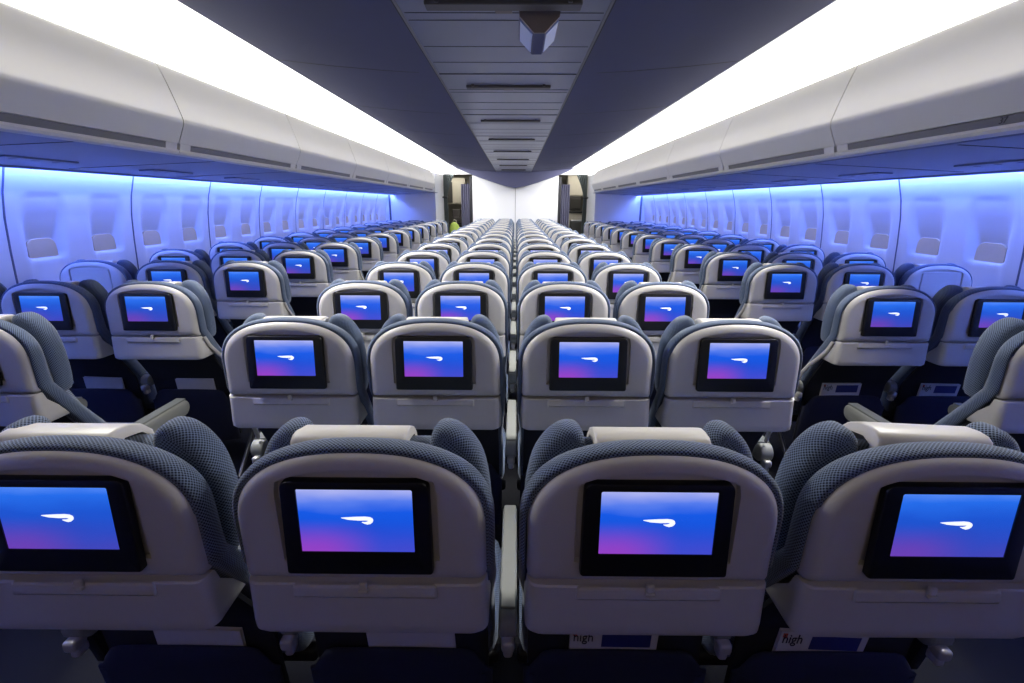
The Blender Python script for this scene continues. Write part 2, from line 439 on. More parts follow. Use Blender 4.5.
def mesh_lowback():
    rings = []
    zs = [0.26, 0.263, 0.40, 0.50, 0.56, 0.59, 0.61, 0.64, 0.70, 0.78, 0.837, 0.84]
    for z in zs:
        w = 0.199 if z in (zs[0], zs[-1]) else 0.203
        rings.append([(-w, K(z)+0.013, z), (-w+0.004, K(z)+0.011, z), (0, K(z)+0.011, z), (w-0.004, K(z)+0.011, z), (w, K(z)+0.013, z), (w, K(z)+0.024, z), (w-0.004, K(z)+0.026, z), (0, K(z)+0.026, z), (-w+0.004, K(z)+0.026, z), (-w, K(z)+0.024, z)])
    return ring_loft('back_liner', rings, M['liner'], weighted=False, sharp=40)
def mesh_cushion():
    return rbox('seat_cushion', [(0, 0.485, 0.415, 0.442, 0.38, 0.11, 0.04)], M['fabric'], uv=True)
def mesh_beams():
    return rbox('seat_frame', [(0, 0.345, 0.335, 0.452, 0.04, 0.04, 0.012), (0, 0.56, 0.335, 0.452, 0.04, 0.04, 0.012), (0, 0.45, 0.35, 0.30, 0.22, 0.02, 0.006)], M['darkframe'])
def mesh_legs(s):
    x = s*0.17
    a = tube('leg', [(x, 0.56, 0.33), (x, 0.562, 0.16), (x, 0.565, 0.0)], 0.017, M['metal'], flat=0.7)
    b = tube('leg', [(x, 0.54, 0.32), (x, 0.42, 0.21), (x, 0.26, 0.06), (x, 0.20, 0.0)], 0.015, M['metal'], flat=0.7)
    return a, b
def mesh_armrest(w=0.042, y0=0.185, y1=0.64, z0=0.545, z1=0.608):
    zc, r = (z0+z1)/2, (z1-z0)/2
    side = []
    for k in range(9): t = -PI/2 + PI*k/8; side.append((y1-r + r*math.cos(t), zc + r*math.sin(t)))
    for k in range(9): t = PI/2 + PI*k/8; side.append((y0+r + r*math.cos(t), zc + r*math.sin(t)))
    rings = [[(x, y, z) for y, z in inset2(side, ins)] for x, ins in ((-w/2, 0.006), (-w/2+0.003, 0.001), (-w/2+0.006, 0), (w/2-0.006, 0), (w/2-0.003, 0.001), (w/2, 0.006))]
    body = ring_loft('armrest', rings, M['arm'], weighted=False, sharp=50)
    pad = rbox('armrest_pad', [(0, (y0+y1)/2 + 0.01, z1 + 0.001, w*0.90, (y1-y0)*0.88, 0.010, 0.0045)], M['pad' if w > 0.049 else 'arm'])
    hinge = rbox('armrest_hinge', [(0, y0+0.004, zc-0.030, 0.030, 0.040, 0.030, 0.009), (0, y0+0.010, zc-0.056, 0.022, 0.034, 0.026, 0.008)], M['hinge'])
    return body, pad, hinge
def mesh_armrest_up():
    w = 0.033
    side = [(0.062, 0.70), (0.058, 0.80), (0.056, 0.935), (0.062, 0.955), (0.08, 0.962), (0.10, 0.955), (0.108, 0.935), (0.112, 0.80), (0.112, 0.70), (0.10, 0.688), (0.075, 0.688)]
    rings = [[(x, y, z) for y, z in inset2(side, ins)] for x, ins in ((-w/2, 0.006), (-w/2+0.003, 0.001), (-w/2+0.006, 0), (w/2-0.006, 0), (w/2-0.003, 0.001), (w/2, 0.006))]
    body = ring_loft('armrest', rings, M['arm'], weighted=False, sharp=50)
    pad = rbox('armrest_joint', [(0, 0.058, 0.858, 0.0335, 0.006, 0.0035, 0.001)], M['groove'])
    hinge = rbox('armrest_hinge', [(0, 0.085, 0.665, 0.026, 0.05, 0.06, 0.008), (0, 0.075, 0.626, 0.022, 0.05, 0.03, 0.008), (0, 0.055, 0.668, 0.014, 0.02, 0.022, 0.006)], M['hinge'])
    return body, pad, hinge
def mesh_bracket(s):
    pts = [(0.2195, 0.036, 0.86), (0.222, 0.062, 0.81), (0.230, 0.105, 0.755), (0.240, 0.150, 0.705), (0.247, 0.185, 0.655), (0.250, 0.200, 0.615)]
    return tube('end_bracket', [(s*x, y, z+0.012) for x, y, z in pts], 0.010, M['shell'], n=12, flat=0.75)
def mesh_endpanel(s):
    # dark aisle-side panel beneath the armrest
    P = [(0.20, 0.55), (0.60, 0.55), (0.605, 0.50), (0.56, 0.38), (0.32, 0.36), (0.22, 0.44)]
    x0, x1 = s*0.236, s*0.262
    rings = [[(x, y, z) for y, z in inset2(P, i)] for x, i in ((x0, 0.004), (x0 + s*0.004, 0), (x1 - s*0.004, 0), (x1, 0.004))]
    return ring_loft('end_panel', rings, M['pocket'], weighted=False, sharp=40)

def tilt(me):
    for v in me.vertices: v.co.y += 0.058*(v.co.z-1.08)-0.0035
    me.update(); return me
MS = dict(backrest=mesh_backrest(), shell=lean(mesh_shell_upper()), lower=lean(mesh_shell_lower()), pad=mesh_headpad(), cover=mesh_cover(), monitor=tilt(lean(mesh_monitor())),
          dispA=tilt(lean(mesh_display(M['displayA']))), dispB=tilt(lean(mesh_display(M['displayB']))), emblem=tilt(lean(mesh_emblem())), blank=lean(mesh_blank()), tray=lean(mesh_tray()), latch=lean(mesh_latch()), pocket=mesh_pocket(),
          liner=mesh_lowback(), cushion=mesh_cushion(), beams=mesh_beams())
MS['wl'], MS['wr'] = mesh_headrest()
MS['legL'] = mesh_legs(-1); MS['legR'] = mesh_legs(1)
ARM = mesh_armrest(); ARMN = mesh_armrest(0.036); ARMW = mesh_armrest(0.050, 0.175, 0.62, 0.540, 0.612); ARMUP = mesh_armrest_up()
MS['brL'], MS['brR'] = mesh_bracket(-1), mesh_bracket(1)
MS['epL'], MS['epR'] = mesh_endpanel(-1), mesh_endpanel(1)

def add_arm(root, trio, x):
    a = new_obj('armrest', trio[0], root); a.location.x = x
    new_obj(trio[1].name.split('.')[0], trio[1], a); new_obj('armrest_hinge', trio[2], a)

def build_seat(screen='A', leg='L', arms=(), end=None, bracket=True):
    r = empty('airline_seat', (0, 0, 0))
    for n, k in (('backrest', 'backrest'), ('seat_back_shell', 'shell'), ('lower_shell', 'lower'), ('headrest_pad', 'pad'), ('headrest_cover', 'cover'),
                 ('literature_pocket', 'pocket'), ('back_liner', 'liner'), ('seat_cushion', 'cushion'), ('seat_frame', 'beams'), ('headrest_wing', 'wl'), ('headrest_wing', 'wr')):
        new_obj(n, MS[k], r)
    if screen == 'none': new_obj('blank_panel', MS['blank'], r)
    else:
        mo = new_obj('monitor', MS['monitor'], r)
        new_obj('display', MS['disp' + screen], mo); new_obj('emblem', MS['emblem'], mo)
    t = new_obj('tray_table', MS['tray'], r); new_obj('tray_latch', MS['latch'], t)
    for m in MS['leg' + leg]: new_obj('leg', m, r)
    for kind, x in arms: add_arm(r, {'d': ARM, 'n': ARMN, 'w': ARMW, 'u': ARMUP}[kind], x)
    if end:
        if bracket: new_obj('end_bracket', MS['br' + end], r)
        new_obj('end_panel', MS['ep' + end], r)
    return r

def copy_tree(o, parent=None):
    c = o.copy(); C.objects.link(c)
    if parent: c.parent = parent
    for ch in list(o.children): copy_tree(ch, c)
    return c

protos = {}
def place_seat(key, loc, label, group):
    if key not in protos:
        r = build_seat(*key); protos[key] = r
    else:
        r = copy_tree(protos[key])
    r.location = loc; tag(r, label, 'seat', group)
    return r

ORD = ['', 'first', 'second', 'third', 'fourth', 'fifth', 'sixth', 'seventh', 'eighth', 'ninth', 'tenth', 'eleventh', 'twelfth', 'thirteenth', 'fourteenth', 'fifteenth', 'sixteenth']
P0, PITCHY = 0.69, 0.787
def row_y(n): return P0 + PITCHY*(n-1)
g = 0.25
seat_at = {}
QX = [-0.73, -0.25, 0.25, 0.73]
QX1 = [-0.75, -0.25, 0.25, 0.738]
QP = ['far left seat', 'inner left seat', 'inner right seat', 'far right seat']
for n in range(1, 17):
    for i in range(4):
        outer = i in (0, 3)
        scr = 'B' if (outer and n == 1) else 'A'
        leg = 'L' if i < 2 else 'R'
        arms = {0: (('w', -0.252), ('n', 0.240)), 1: (('d', 0.25),), 2: (), 3: (('n', -0.240), ('w', 0.252))}[i]
        end = {0: 'L', 3: 'R'}.get(i)
        lab = 'grey-backed airline seat with lit screen, %s in %s row of the centre block' % (QP[i], 'nearest' if n == 1 else ORD[n])
        s = place_seat((scr, leg, arms, end), ((QX1 if n == 1 else QX)[i], row_y(n), -0.025 if n == 1 else 0.0), lab, 'seats of the centre block')
        seat_at[('Q', n, i)] = s
TXS = {'left': [1.72, 2.217, 2.712], 'right': [1.752, 2.249, 2.744]}
TP = ['aisle seat', 'middle seat', 'window seat']
for side, sg in (('left', -1), ('right', 1)):
    for n in range(2, 15):
        for i in range(3):
            if n == 2 and i > 1: continue
            scr = 'none' if (n == 4 and i == 2) else 'B'
            L = side == 'left'
            arms = {0: (('w', 0.252 if L else -0.252), ('d', -0.2485 if L else 0.2485)), 1: (('d', -0.2475 if L else 0.2475),), 2: ()}[i]
            end = ('R' if L else 'L') if i == 0 else None
            lab = '%s %s of the %s block, %s row from the camera' % ('blank-panelled airline' if scr == 'none' else 'screen-backed airline', TP[i], side, 'nearest' if n == 2 else ORD[n-1])
            dy = {3: -0.06 if L else -0.085, 4: 0.0 if L else 0.035}.get(n, 0.0)
            s = place_seat((scr, 'R' if L else 'L', arms, end, n > 2), (sg*(TXS[side][i] + (0.085 if n == 2 else 0)), row_y(n) + dy, 0), lab, 'seats of the %s block' % side)
            seat_at[(side, n, i)] = s
# the nearest row is reclined a little: its upper parts turn about a line at screen height
REC = math.radians(2.5)
for i in range(4):
    for ch in seat_at[('Q', 1, i)].children:
        if ch.name.split('.')[0] in ('backrest', 'seat_back_shell', 'lower_shell', 'headrest_pad', 'headrest_cover', 'headrest_wing', 'monitor', 'tray_table'):
            ch.rotation_euler.x = REC; ch.location.y = math.sin(REC); ch.location.z = 1 - math.cos(REC)
# the covers of the nearest row sit a little off centre
for i, dx in ((0, -0.045), (1, -0.028), (2, 0.004)):
    for ch in seat_at[('Q', 1, i)].children:
        if ch.name.startswith('headrest_cover'): ch.location.x = dx
# the cover on the nearest far right headrest sits askew
for ch in seat_at[('Q', 1, 3)].children:
    if ch.name.startswith('headrest_cover'):
        ch.rotation_euler = (REC, math.radians(2.5), 0); ch.location = (-0.045, math.sin(REC)+0.005, 0.010)

# ------------------------------------------------------------------ magazines in the pockets
def magazine(kind):
    r = empty('magazine', (0, 0, 0))
    w, h = 0.20, 0.27
    pts = [(-w/2, 0), (w/2, 0), (w/2, h), (-w/2, h)]
    new_obj('pages', rbox('pages', [(0, 0.0045, h/2, w-0.004, 0.007, h-0.004, 0.001)], M['paper']), r)
    cov = new_obj('front_cover', rbox('front_cover', [(0, 0, h/2, w, 0.0012, h, 0.0004)], M['paper']), r)
    new_obj('back_cover', rbox('back_cover', [(0, 0.009, h/2, w, 0.0012, h, 0.0004)], M['paper']), r)
    if kind != 'plain':
        new_obj('blue_panel', rbox('blue_panel', [(0.028, -0.0012, h-0.030, 0.112, 0.001, 0.042, 0.0003)], M['coverblue']), cov)
        new_obj('red_spot', rbox('red_spot', [(-w/2+0.010, -0.0012, h-0.010, 0.010, 0.001, 0.012, 0.0003)], M['coverred']), cov)
        t = new_obj('title', text_mesh('high', 0.040, M['ink'], 'title'), cov); t.location = (-w/2+0.006, -0.0012, h-0.034)
        t.scale = (0.72, 1, 1)
    return r
mag = {}
def place_mag(kind, seat, dx, top, tilt, label):
    r = copy_tree(mag[kind]) if kind in mag else magazine(kind)
    mag.setdefault(kind, r)
    s = seat_at[seat]
    r.location = (s.location.x + dx, s.location.y + K(top-0.2687) - 0.0045, s.location.z + top - 0.2687)
    r.rotation_euler = (math.atan(0.1), math.radians(tilt*0.6), 0)
    tag(r, label, 'magazine', 'magazines in seat pockets')
    return r
place_mag('plain', ('Q', 1, 1), 0.035, 0.593, -3, 'plain-edged magazine in the pocket of the nearest inner left centre seat')
place_mag('title', ('Q', 1, 2), -0.01, 0.597, 1, 'titled magazine in the pocket of the nearest inner right centre seat')
place_mag('title', ('Q', 1, 3), -0.03, 0.595, 4, 'titled magazine in the pocket of the nearest far right centre seat')
place_mag('plain', ('Q', 1, 0), 0.03, 0.588, 3, 'plain-edged magazine in the pocket of the nearest far left centre seat')
place_mag('plain', ('left', 3, 0), 0.03, 0.600, 0, 'pale-edged magazine behind aisle seat of the left block, second row')
place_mag('plain', ('left', 3, 1), 0.03, 0.605, 3, 'pale-edged magazine behind middle seat of the left block, second row')
place_mag('title', ('right', 3, 0), -0.03, 0.608, -1, 'titled magazine behind aisle seat of the right block, second row')
place_mag('title', ('right', 3, 1), -0.02, 0.608, 1, 'titled magazine behind middle seat of the right block, second row')

# ------------------------------------------------------------------ setting: floor, sidewalls
YB, YE, YC, YW = -1.2, 16.0, 12.1, 13.5
def slab(name, x0, x1, y0, y1, z0, z1, m, kind='structure', parent=None, r=0.0):
    o = new_obj(name, rbox(name, [((x0+x1)/2, (y0+y1)/2, (z0+z1)/2, x1-x0, y1-y0, z1-z0, r)], m, weighted=r > 0), parent)
    if kind and not parent: o['kind'] = kind
    return o
fp = [(YB, -0.03), (1.18, -0.03), (1.26, -0.022), (1.38, -0.008), (1.46, 0.0), (YE, 0.0)]
fv = [(x, y, z) for x in (-3.4, 3.4) for y, z in fp + [(YE, -0.09), (YB, -0.09)]]
o = new_obj('floor', pyd('floor', fv, [tuple(range(8)), tuple(range(15, 7, -1))] + [(i, (i+1) % 8, 8+(i+1) % 8, 8+i) for i in range(8)], M['carpet'])); o['kind'] = 'structure'

WX = [(-0.02, 3.06), (0.2, 3.12), (0.5, 3.165), (0.9, 3.175), (1.2, 3.155), (1.4, 3.135), (1.55, 3.105), (1.70, 3.055), (1.80, 3.015)]
def wx(z):
    for (a, xa), (b, xb) in zip(WX, WX[1:]):
        if z <= b:
            t = (z-a)/(b-a); return xa + (xb-xa)*t
    return WX[-1][1]
def sst(a, b, v):
    t = max(0, min(1, (v-a)/(b-a))); return t*t*(3-2*t)
WY0, WP = 3.28, 0.508
def recess(y, z):
    k = round((y-WY0)/WP); d = abs(y-(WY0+WP*k))
    if k < -6 or WY0 + WP*k > YC-0.3: return 0.0
    if z > 1.56 or z < 0.80: return 0.0
    t = max(0.0, (1.548-z)/0.30)
    up = 0.006*sst(1.552, 1.545, z) + 0.050*min(t, 1.0)**1.6 if z > 1.145 else 0.0
    if z <= 1.145: up = 0.056 - 0.035*sst(1.145, 1.128, z) - 0.021*sst(1.10, 0.82, z)
    hw = 0.172 - 0.022*sst(1.40, 1.20, z) if z > 1.14 else 0.150 + 0.02*sst(1.14, 0.9, z)
    # rounded top corners
    if z > 1.47: hw -= 0.06*(1-math.sqrt(max(0, 1-((z-1.47)/0.085)**2)))
    return up*sst(hw+0.006, hw-0.062, d)
def sidewall(sg, name):
    ny = int((YC-YB)/0.0195); nz = 90
    zs = [-0.02 + 1.82*k/nz for k in range(nz+1)]
    vs = []; fs = []
    for i in range(ny+1):
        y = YB + (YC-YB)*i/ny
        for z in zs: vs.append((sg*(wx(z) + recess(y, z)), y, z))
    m = nz+1
    for i in range(ny):
        for k in range(nz): fs.append((i*m+k, (i+1)*m+k, (i+1)*m+k+1, i*m+k+1))
    o = new_obj(name, pyd(name, vs, fs, M['wall'], smooth=True)); o['kind'] = 'structure'
    # outer skin gives the wall its thickness
    s = o.modifiers.new('t', 'SOLIDIFY'); s.thickness = 0.03; s.offset = -1.0 if False else 1.0
    return o
for sg, nm in ((-1, 'wall_left'), (1, 'wall_right')):
    o = sidewall(sg, nm)
    # make sure the thickness grows outwards
    n = o.data.polygons[0].normal
    o.modifiers['t'].offset = 1.0 if n.x*sg > 0 else -1.0

# window shades (slid shut), one per window
wn = 0
def shade_mesh(sg):
    hw, z0, z1, r = 0.105, 1.135, 1.262, 0.055
    P = [(-hw, z0), (hw, z0)] + [(hw-r + r*math.cos(t*PI/12), z1-r + r*math.sin(t*PI/12)) for t in range(7)] + [(-hw+r + r*math.cos(PI/2 + t*PI/12), z1-r + r*math.sin(PI/2 + t*PI/12)) for t in range(7)]
    rings = [[(sg*(x), y, z) for y, z in inset2(P, i)] for x, i in ((0.02, 0), (-0.006, 0), (-0.009, 0.003))]
    return ring_loft('window', rings, M['shade'], weighted=False, sharp=35)
SH = {-1: shade_mesh(-1), 1: shade_mesh(1)}
for sg in (-1, 1):
    for k in range(-4, 17):
        y = WY0 + WP*k
        if y > YC - 0.3: continue
        wn += 1
        o = new_obj('window_%d' % wn, SH[sg]); o.location = (sg*(wx(1.2)+0.047), y, 0); o['kind'] = 'structure'
# joints between wall panels
tn = 0
for sg in (-1, 1):
    for k in range(-4, 9):
        y = WY0 + WP*1.5 + 2*WP*k
        if y > YC: continue
        vs = []; fs = []
        zs = [0.0 + 1.78*j/40 for j in range(41)]
        for z in zs:
            x = wx(z)
            vs += [(sg*(x+0.01), y-0.006, z), (sg*(x-0.0025), y-0.006, z), (sg*(x-0.0025), y+0.006, z), (sg*(x+0.01), y+0.006, z)]
        for j in range(40):
            for e in range(4): fs.append((j*4+e, j*4+(e+1) % 4, j*4+4+(e+1) % 4, j*4+4+e))
        fs += [(0, 1, 2, 3), (163, 162, 161, 160)]
        tn += 1
        o = new_obj('trim_%d' % tn, pyd('trim', vs, fs, M['wallseam'])); o['kind'] = 'structure'

# ------------------------------------------------------------------ profiles swept along the cabin (x,z given for the right side)
DXC = 0.0
def sweep(name, prof, y0, y1, m, sg, closed=True, kind='structure', parent=None, sharp=30, ends=True):
    pr = [(sg*x + DXC, z) for x, z in prof]
    n = len(pr); vs = [(x, y0, z) for x, z in pr] + [(x, y1, z) for x, z in pr]
    fs = [(i, (i+1) % n, n+(i+1) % n, n+i) for i in range(n if closed else n-1)]
    if closed and ends: fs += [tuple(range(n)), tuple(range(2*n-1, n-1, -1))]
    o = new_obj(name, pyd(name.split('.')[0], vs, fs, m, smooth=True, sharp=sharp), parent)
    if kind and not parent: o['kind'] = kind
    return o
def spline(pts, k=5):
    out = []
    for i in range(len(pts)-1):
        p0 = pts[max(i-1, 0)]; p1 = pts[i]; p2 = pts[i+1]; p3 = pts[min(i+2, len(pts)-1)]
        for s in range(k):
            t = s/k
            out.append(tuple(0.5*((2*p1[c]) + (-p0[c]+p2[c])*t + (2*p0[c]-5*p1[c]+4*p2[c]-p3[c])*t*t + (-p0[c]+3*p1[c]-3*p2[c]+p3[c])*t**3) for c in (0, 1)))
    return out + [pts[-1]]
H = HC
CZ, CE = H+0.81, H+0.89          # centre strip height, cove edge height
COVE_W = 170.0
YL = 1.25                        # where the lit part of the cove starts (dark cabin behind)
# ceiling, its axis a little left of the seats'
DXC = -0.045
slab('ceiling', -0.45 + DXC, 0.45 + DXC, YB, YW, CZ, CZ+0.04, M['strip'])
for sg, nm in ((-1, 'left'), (1, 'right')):
    up = [(0.46, CZ), (0.8, CZ+0.018), (1.15, CZ+0.045), (1.40, CZ+0.070), (1.50, CE), (1.512, CE+0.012), (1.505, CE+0.03), (1.15, CZ+0.085), (0.46, CZ+0.04)]
    sweep('ceiling_panel_' + nm, up, YB, YW, M['ceil'], sg)
    # joint rail between strip and side panel
    sweep('trim_%d' % (60 + sg), [(0.446, CZ+0.006), (0.449, CZ-0.004), (0.4605, CZ-0.004), (0.463, CZ+0.006)], YB, YW, M['groove'], sg)
    sweep('trim_%d' % (63 + sg), [(0.4605, CZ+0.006), (0.4605, CZ-0.0015), (0.468, CZ-0.0015), (0.468, CZ+0.006)], YB, YW, M['seam'], sg)
    # cove light diffuser
    cp = [(2.0, H+0.735), (2.018, H+0.735), (2.018, H+1.17), (2.0, H+1.17)]
    o = sweep('cove_light', cp, YL, YW, M['cove'], sg, kind=None)
    tag(o, 'long bright white cove light above the %s overhead bins' % nm, 'light', None)
    sweep('trim_%d' % (66 + sg), cp, YB, YL, M['white'], sg)
    top = spline([(1.515, CE+0.022), (1.56, H+1.01), (1.66, H+1.11), (1.80, H+1.165), (2.03, H+1.172)], 4)
    sweep('cove_top_' + nm, top + [(x, z+0.02) for x, z in reversed(top)], YB, YW, M['covetop'], sg)
# cross joints of the ceiling
tn = 70
for y in [3.47 + 1.48*k for k in range(-3, 7)]:
    big = True
    tn += 1
    o = new_obj('trim_%d' % tn, rbox('trim', [(DXC, y, CZ-0.0005, 0.89, 0.014, 0.006, 0.0015)], M['seam'])); o['kind'] = 'structure'
    for sg in (-1, 1):
        tn += 1
        sweep('trim_%d' % tn, [(0.47, CZ+0.001), (0.8, CZ+0.0170), (1.15, CZ+0.0438), (1.40, CZ+0.0688), (1.495, CE-0.001), (1.495, CE+0.004), (1.40, CZ+0.073), (1.15, CZ+0.048), (0.8, CZ+0.021), (0.47, CZ+0.005)], y-0.006, y+0.006, M['seam'], sg)
for k in range(-3, 7):
    for f in (0.30, 0.36, 0.62, 0.82):
        tn += 1
        y = 3.47 + 1.48*k + 1.48*f
        if y > YW-0.1: continue
        o = new_obj('trim_%d' % tn, rbox('trim', [(DXC, y, CZ-0.0002, 0.88, 0.005, 0.003, 0.0008)], M['seam'])); o['kind'] = 'structure'
# dark latch bars on the centre strip
for k, y in enumerate([2.33, 3.80, 5.26, 6.72, 8.18, 9.64, 11.10, 12.5]):
    r = empty('ceiling_bar', (DXC, y, CZ))
    w = 0.66 if k == 0 else 0.60
    new_obj('bar', rbox('bar', [(0, 0, -0.008, w, 0.055 if k else 0.075, 0.018, 0.005)], M['bar']), r)
    new_obj('latch', rbox('latch', [(0, 0.055, -0.006, 0.075, 0.05, 0.014, 0.004)], M['signend']), r)
    for s in (-1, 1): new_obj('clip', rbox('clip', [(s*w*0.42, -0.035, -0.005, 0.018, 0.03, 0.014, 0.003)], M['bar']), r)
    tag(r, 'dark latch bar across the centre ceiling strip, %s from the camera' % ('nearest' if k == 0 else ORD[k+1]), 'ceiling bar', 'latch bars of the centre ceiling strip')
# exit sign, a keel shaped box under the ceiling
sx, sy = 0.112, 2.42
r = empty('exit_sign', (sx, sy, CZ))
h = 0.085
P = [(-0.09, 0.0), (-0.088, -0.022), (-0.024, -h), (0.024, -h), (0.088, -0.022), (0.09, 0.0)]
hull = [[(x, y, z) for x, z in P] for y in (0.0, 0.31)]
new_obj('housing', ring_loft('housing', hull, M['ceil'], weighted=False, sharp=20), r)
new_obj('end_cap', pyd('end_cap', [(x, -0.012, z) for x, z in P] + [(x, 0.0, z) for x, z in P], [tuple(range(6)), tuple(range(11, 5, -1))] + [(i, (i+1) % 6, 6+(i+1) % 6, 6+i) for i in range(6)], M['signend']), r)
for s in (-1, 1):
    a, b = Vector((s*0.083, 0, -0.028)), Vector((s*0.030, 0, -0.0790))
    nrm = Vector((s*(h-0.022), 0, -(0.064))).normalized()*0.003
    vs = []
    for y in (0.02, 0.29):
        for p in (a, b): vs += [p + nrm + Vector((0, y, 0)), p - nrm*0.5 + Vector((0, y, 0))]
    new_obj('sign_face', pyd('sign_face', [tuple(v) for v in vs], [(0, 2, 6, 4), (1, 5, 7, 3), (0, 1, 3, 2), (4, 6, 7, 5), (0, 4, 5, 1), (2, 3, 7, 6)], M['signface']), r)
tag(r, 'keel-shaped blue-sided sign box hanging from the centre ceiling strip', 'sign')
# curved drop at the far end of the ceiling
lip = [(0, 1.905), (0.25, 1.945), (0.5, 2.02), (0.7, 2.08), (1.0, 2.18), (1.25, 2.275), (1.5, 2.38)]
poly = [(-x, z) for x, z in reversed(lip)] + lip[1:] + [(1.5, 2.40), (0.5, 2.33), (-0.5, 2.33), (-1.5, 2.40)]
vs = [(x, 13.22, z) for x, z in poly] + [(x, 13.42, z) for x, z in poly]; n = len(poly)
o = new_obj('trim_50', pyd('trim', vs, [tuple(range(n)), tuple(range(2*n-1, n-1, -1))] + [(i, (i+1) % n, n+(i+1) % n, n+i) for i in range(n)], M['ceil'])); o['kind'] = 'structure'

# ------------------------------------------------------------------ overhead bins
BINS = [-0.12 + 1.47*k for k in range(-1, 8)]
BE = 11.3
def bin_profile():
    face = spline([(1.885, H+0.724), (1.857, H+0.714), (1.836, H+0.694), (1.806, H+0.615), (1.776, H+0.525), (1.755, H+0.455), (1.749, H+0.425), (1.756, H+0.395), (1.795, H+0.312)], 5)
    return face
FACE = bin_profile()
for sg, nm in ((-1, 'left'), (1, 'right')):
    kk = 0
    for y0 in BINS:
        y1 = min(y0+1.47, BE)
        if y1 - y0 < 0.3 or y1 < 0.2: continue
        kk += 1
        r = empty('overhead_bin', (0, y0, H+0.25))
        def loc(o): o.location = (0, -y0, -(H+0.25)); return o
        gy = 0.004
        loc(sweep('bin_door', FACE + [(1.83, H+0.310), (1.85, H+0.36), (1.80, H+0.45), (1.84, H+0.62), (1.885, H+0.70)], y0+gy, y1-gy, M['bin'], sg, kind=None, parent=r, sharp=40))
        loc(sweep('bin_body', [(1.89, H+0.715), (1.86, H+0.69), (1.80, H+0.56), (1.775, H+0.45), (1.79, H+0.335), (1.845, H+0.300), (1.845, H+0.262), (2.6, H+0.262), (2.6, H+0.70)], y0, y1, M['groove'], sg, kind=None, parent=r))
        # lower rail with the latch channel
        loc(sweep('latch_channel', [(1.798, H+0.309), (1.806, H+0.280), (1.835, H+0.280), (1.835, H+0.309)], y0+0.10, y1-0.10, M['binlip'], sg, kind=None, parent=r))
        loc(sweep('channel_end', [(1.795, H+0.311), (1.803, H+0.279), (1.835, H+0.280), (1.835, H+0.309)], y0+0.012, y0+0.10, M['bin'], sg, kind=None, parent=r))
        loc(sweep('channel_end', [(1.795, H+0.311), (1.803, H+0.279), (1.835, H+0.280), (1.835, H+0.309)], y1-0.10, y1-0.012, M['bin'], sg, kind=None, parent=r))
        loc(sweep('bottom_lip', [(1.802, H+0.279), (1.798, H+0.268), (1.806, H+0.256), (1.84, H+0.250), (1.87, H+0.252), (1.87, H+0.279)], y0+0.002, y1-0.002, M['bin'], sg, kind=None, parent=r))
        if sg > 0 and kk == 2:
            t = new_obj('row_number', text_mesh('37', 0.032, M['ink'], 'row_number'), r)
            t.rotation_euler = (0, 0, -PI/2); t.location = (1.7515, 0.545, 0.034)
        tag(r, '%s overhead bin from the camera along the %s side, warm white' % ('nearest' if kk == 1 else ORD[kk], nm), 'overhead bin', 'overhead bins on the %s side' % nm)
    DX0, DXC = DXC, 0.0
    # soffit panels beneath the bins, ending in a lip before the wall
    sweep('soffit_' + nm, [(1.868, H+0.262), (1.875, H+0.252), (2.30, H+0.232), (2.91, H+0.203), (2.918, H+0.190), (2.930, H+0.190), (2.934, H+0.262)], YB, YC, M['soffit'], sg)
    for j, y in enumerate([1.2 + 1.016*k for k in range(0, 11)]):
        # oval service panels and joints on the soffit
        tn += 1
        sweep('trim_%d' % (300 + tn), [(1.90, H+0.2495), (2.30, H+0.2305), (2.84, H+0.2045), (2.84, H+0.208), (2.30, H+0.234), (1.90, H+0.253)], y-0.005, y+0.005, M['seam'], sg)
        q = new_obj('reading_light_panel', rbox('reading_light_panel', [(0, 0, 0, 0.11, 0.42, 0.010, 0.004)], M['soffit'])); q.location = (sg*2.56, y+0.5, H+0.2155)
        q.rotation_euler = (0, sg*math.atan(0.046), 0)
        for e in (-1, 0, 1):
            L = new_obj('reading_light', tube('reading_light', [(0, 0, -0.003), (0, 0, -0.007)], 0.018, M['soffit'], n=14), q); L.location = (0, e*0.12, 0)
        tag(q, 'row of reading lights under the %s bins, %s from the camera' % (nm, 'nearest' if j == 0 else ORD[j+1]), 'reading light', 'reading light panels on the %s side' % nm)
    o = sweep('wall_wash_light', [(2.962, H+0.228), (3.012, H+0.228), (3.012, H+0.236), (2.962, H+0.236)], YB, YC, M['led'], sg, kind=None)
    tag(o, 'blue wash light strip along the top of the %s sidewall' % nm, 'light')
    DXC = DX0 if sg < 0 else 0.0
    sweep('trim_%d' % (690 + sg), [(2.86, H+0.262), (3.02, H+0.262), (3.02, H+0.30), (2.86, H+0.30)], YB, YC, M['white'], sg)

# ------------------------------------------------------------------ far end: closets, centre wall, aisles with curtains, galley behind
for sg, nm in ((-1, 'left'), (1, 'right')):
    x0, x1 = sorted((sg*1.93, sg*3.25))
    slab('wall_closet_' + nm, x0, x1, YC, YW, 0, H+0.72, M['white'])
    # dark jamb line where the sidewall meets the closet
    x0, x1 = sorted((sg*3.02, sg*3.06)); tn += 1
    slab('trim_%d' % (300 + tn), x0, x1, YC-0.03, YC-0.002, 0.0, H+0.19, M['wallseam'])
    x0, x1 = sorted((sg*1.15, sg*1.93))
    slab('wall_lintel_' + nm, x0, x1, YW, YW+0.06, H+0.75, H+1.2, M['white'])
    x0, x1 = sorted((sg*1.93, sg*3.25))
    slab('wall_upper_' + nm, x0, x1, YW, YW+0.06, H+0.70, H+1.2, M['white'])
slab('wall_centre', -1.15, 1.15, YW, YW+0.08, 0, H+1.2, M['white'])
slab('trim_900', -0.006, 0.006, YW-0.004, YW+0.01, 0, H+0.8, M['groove'])
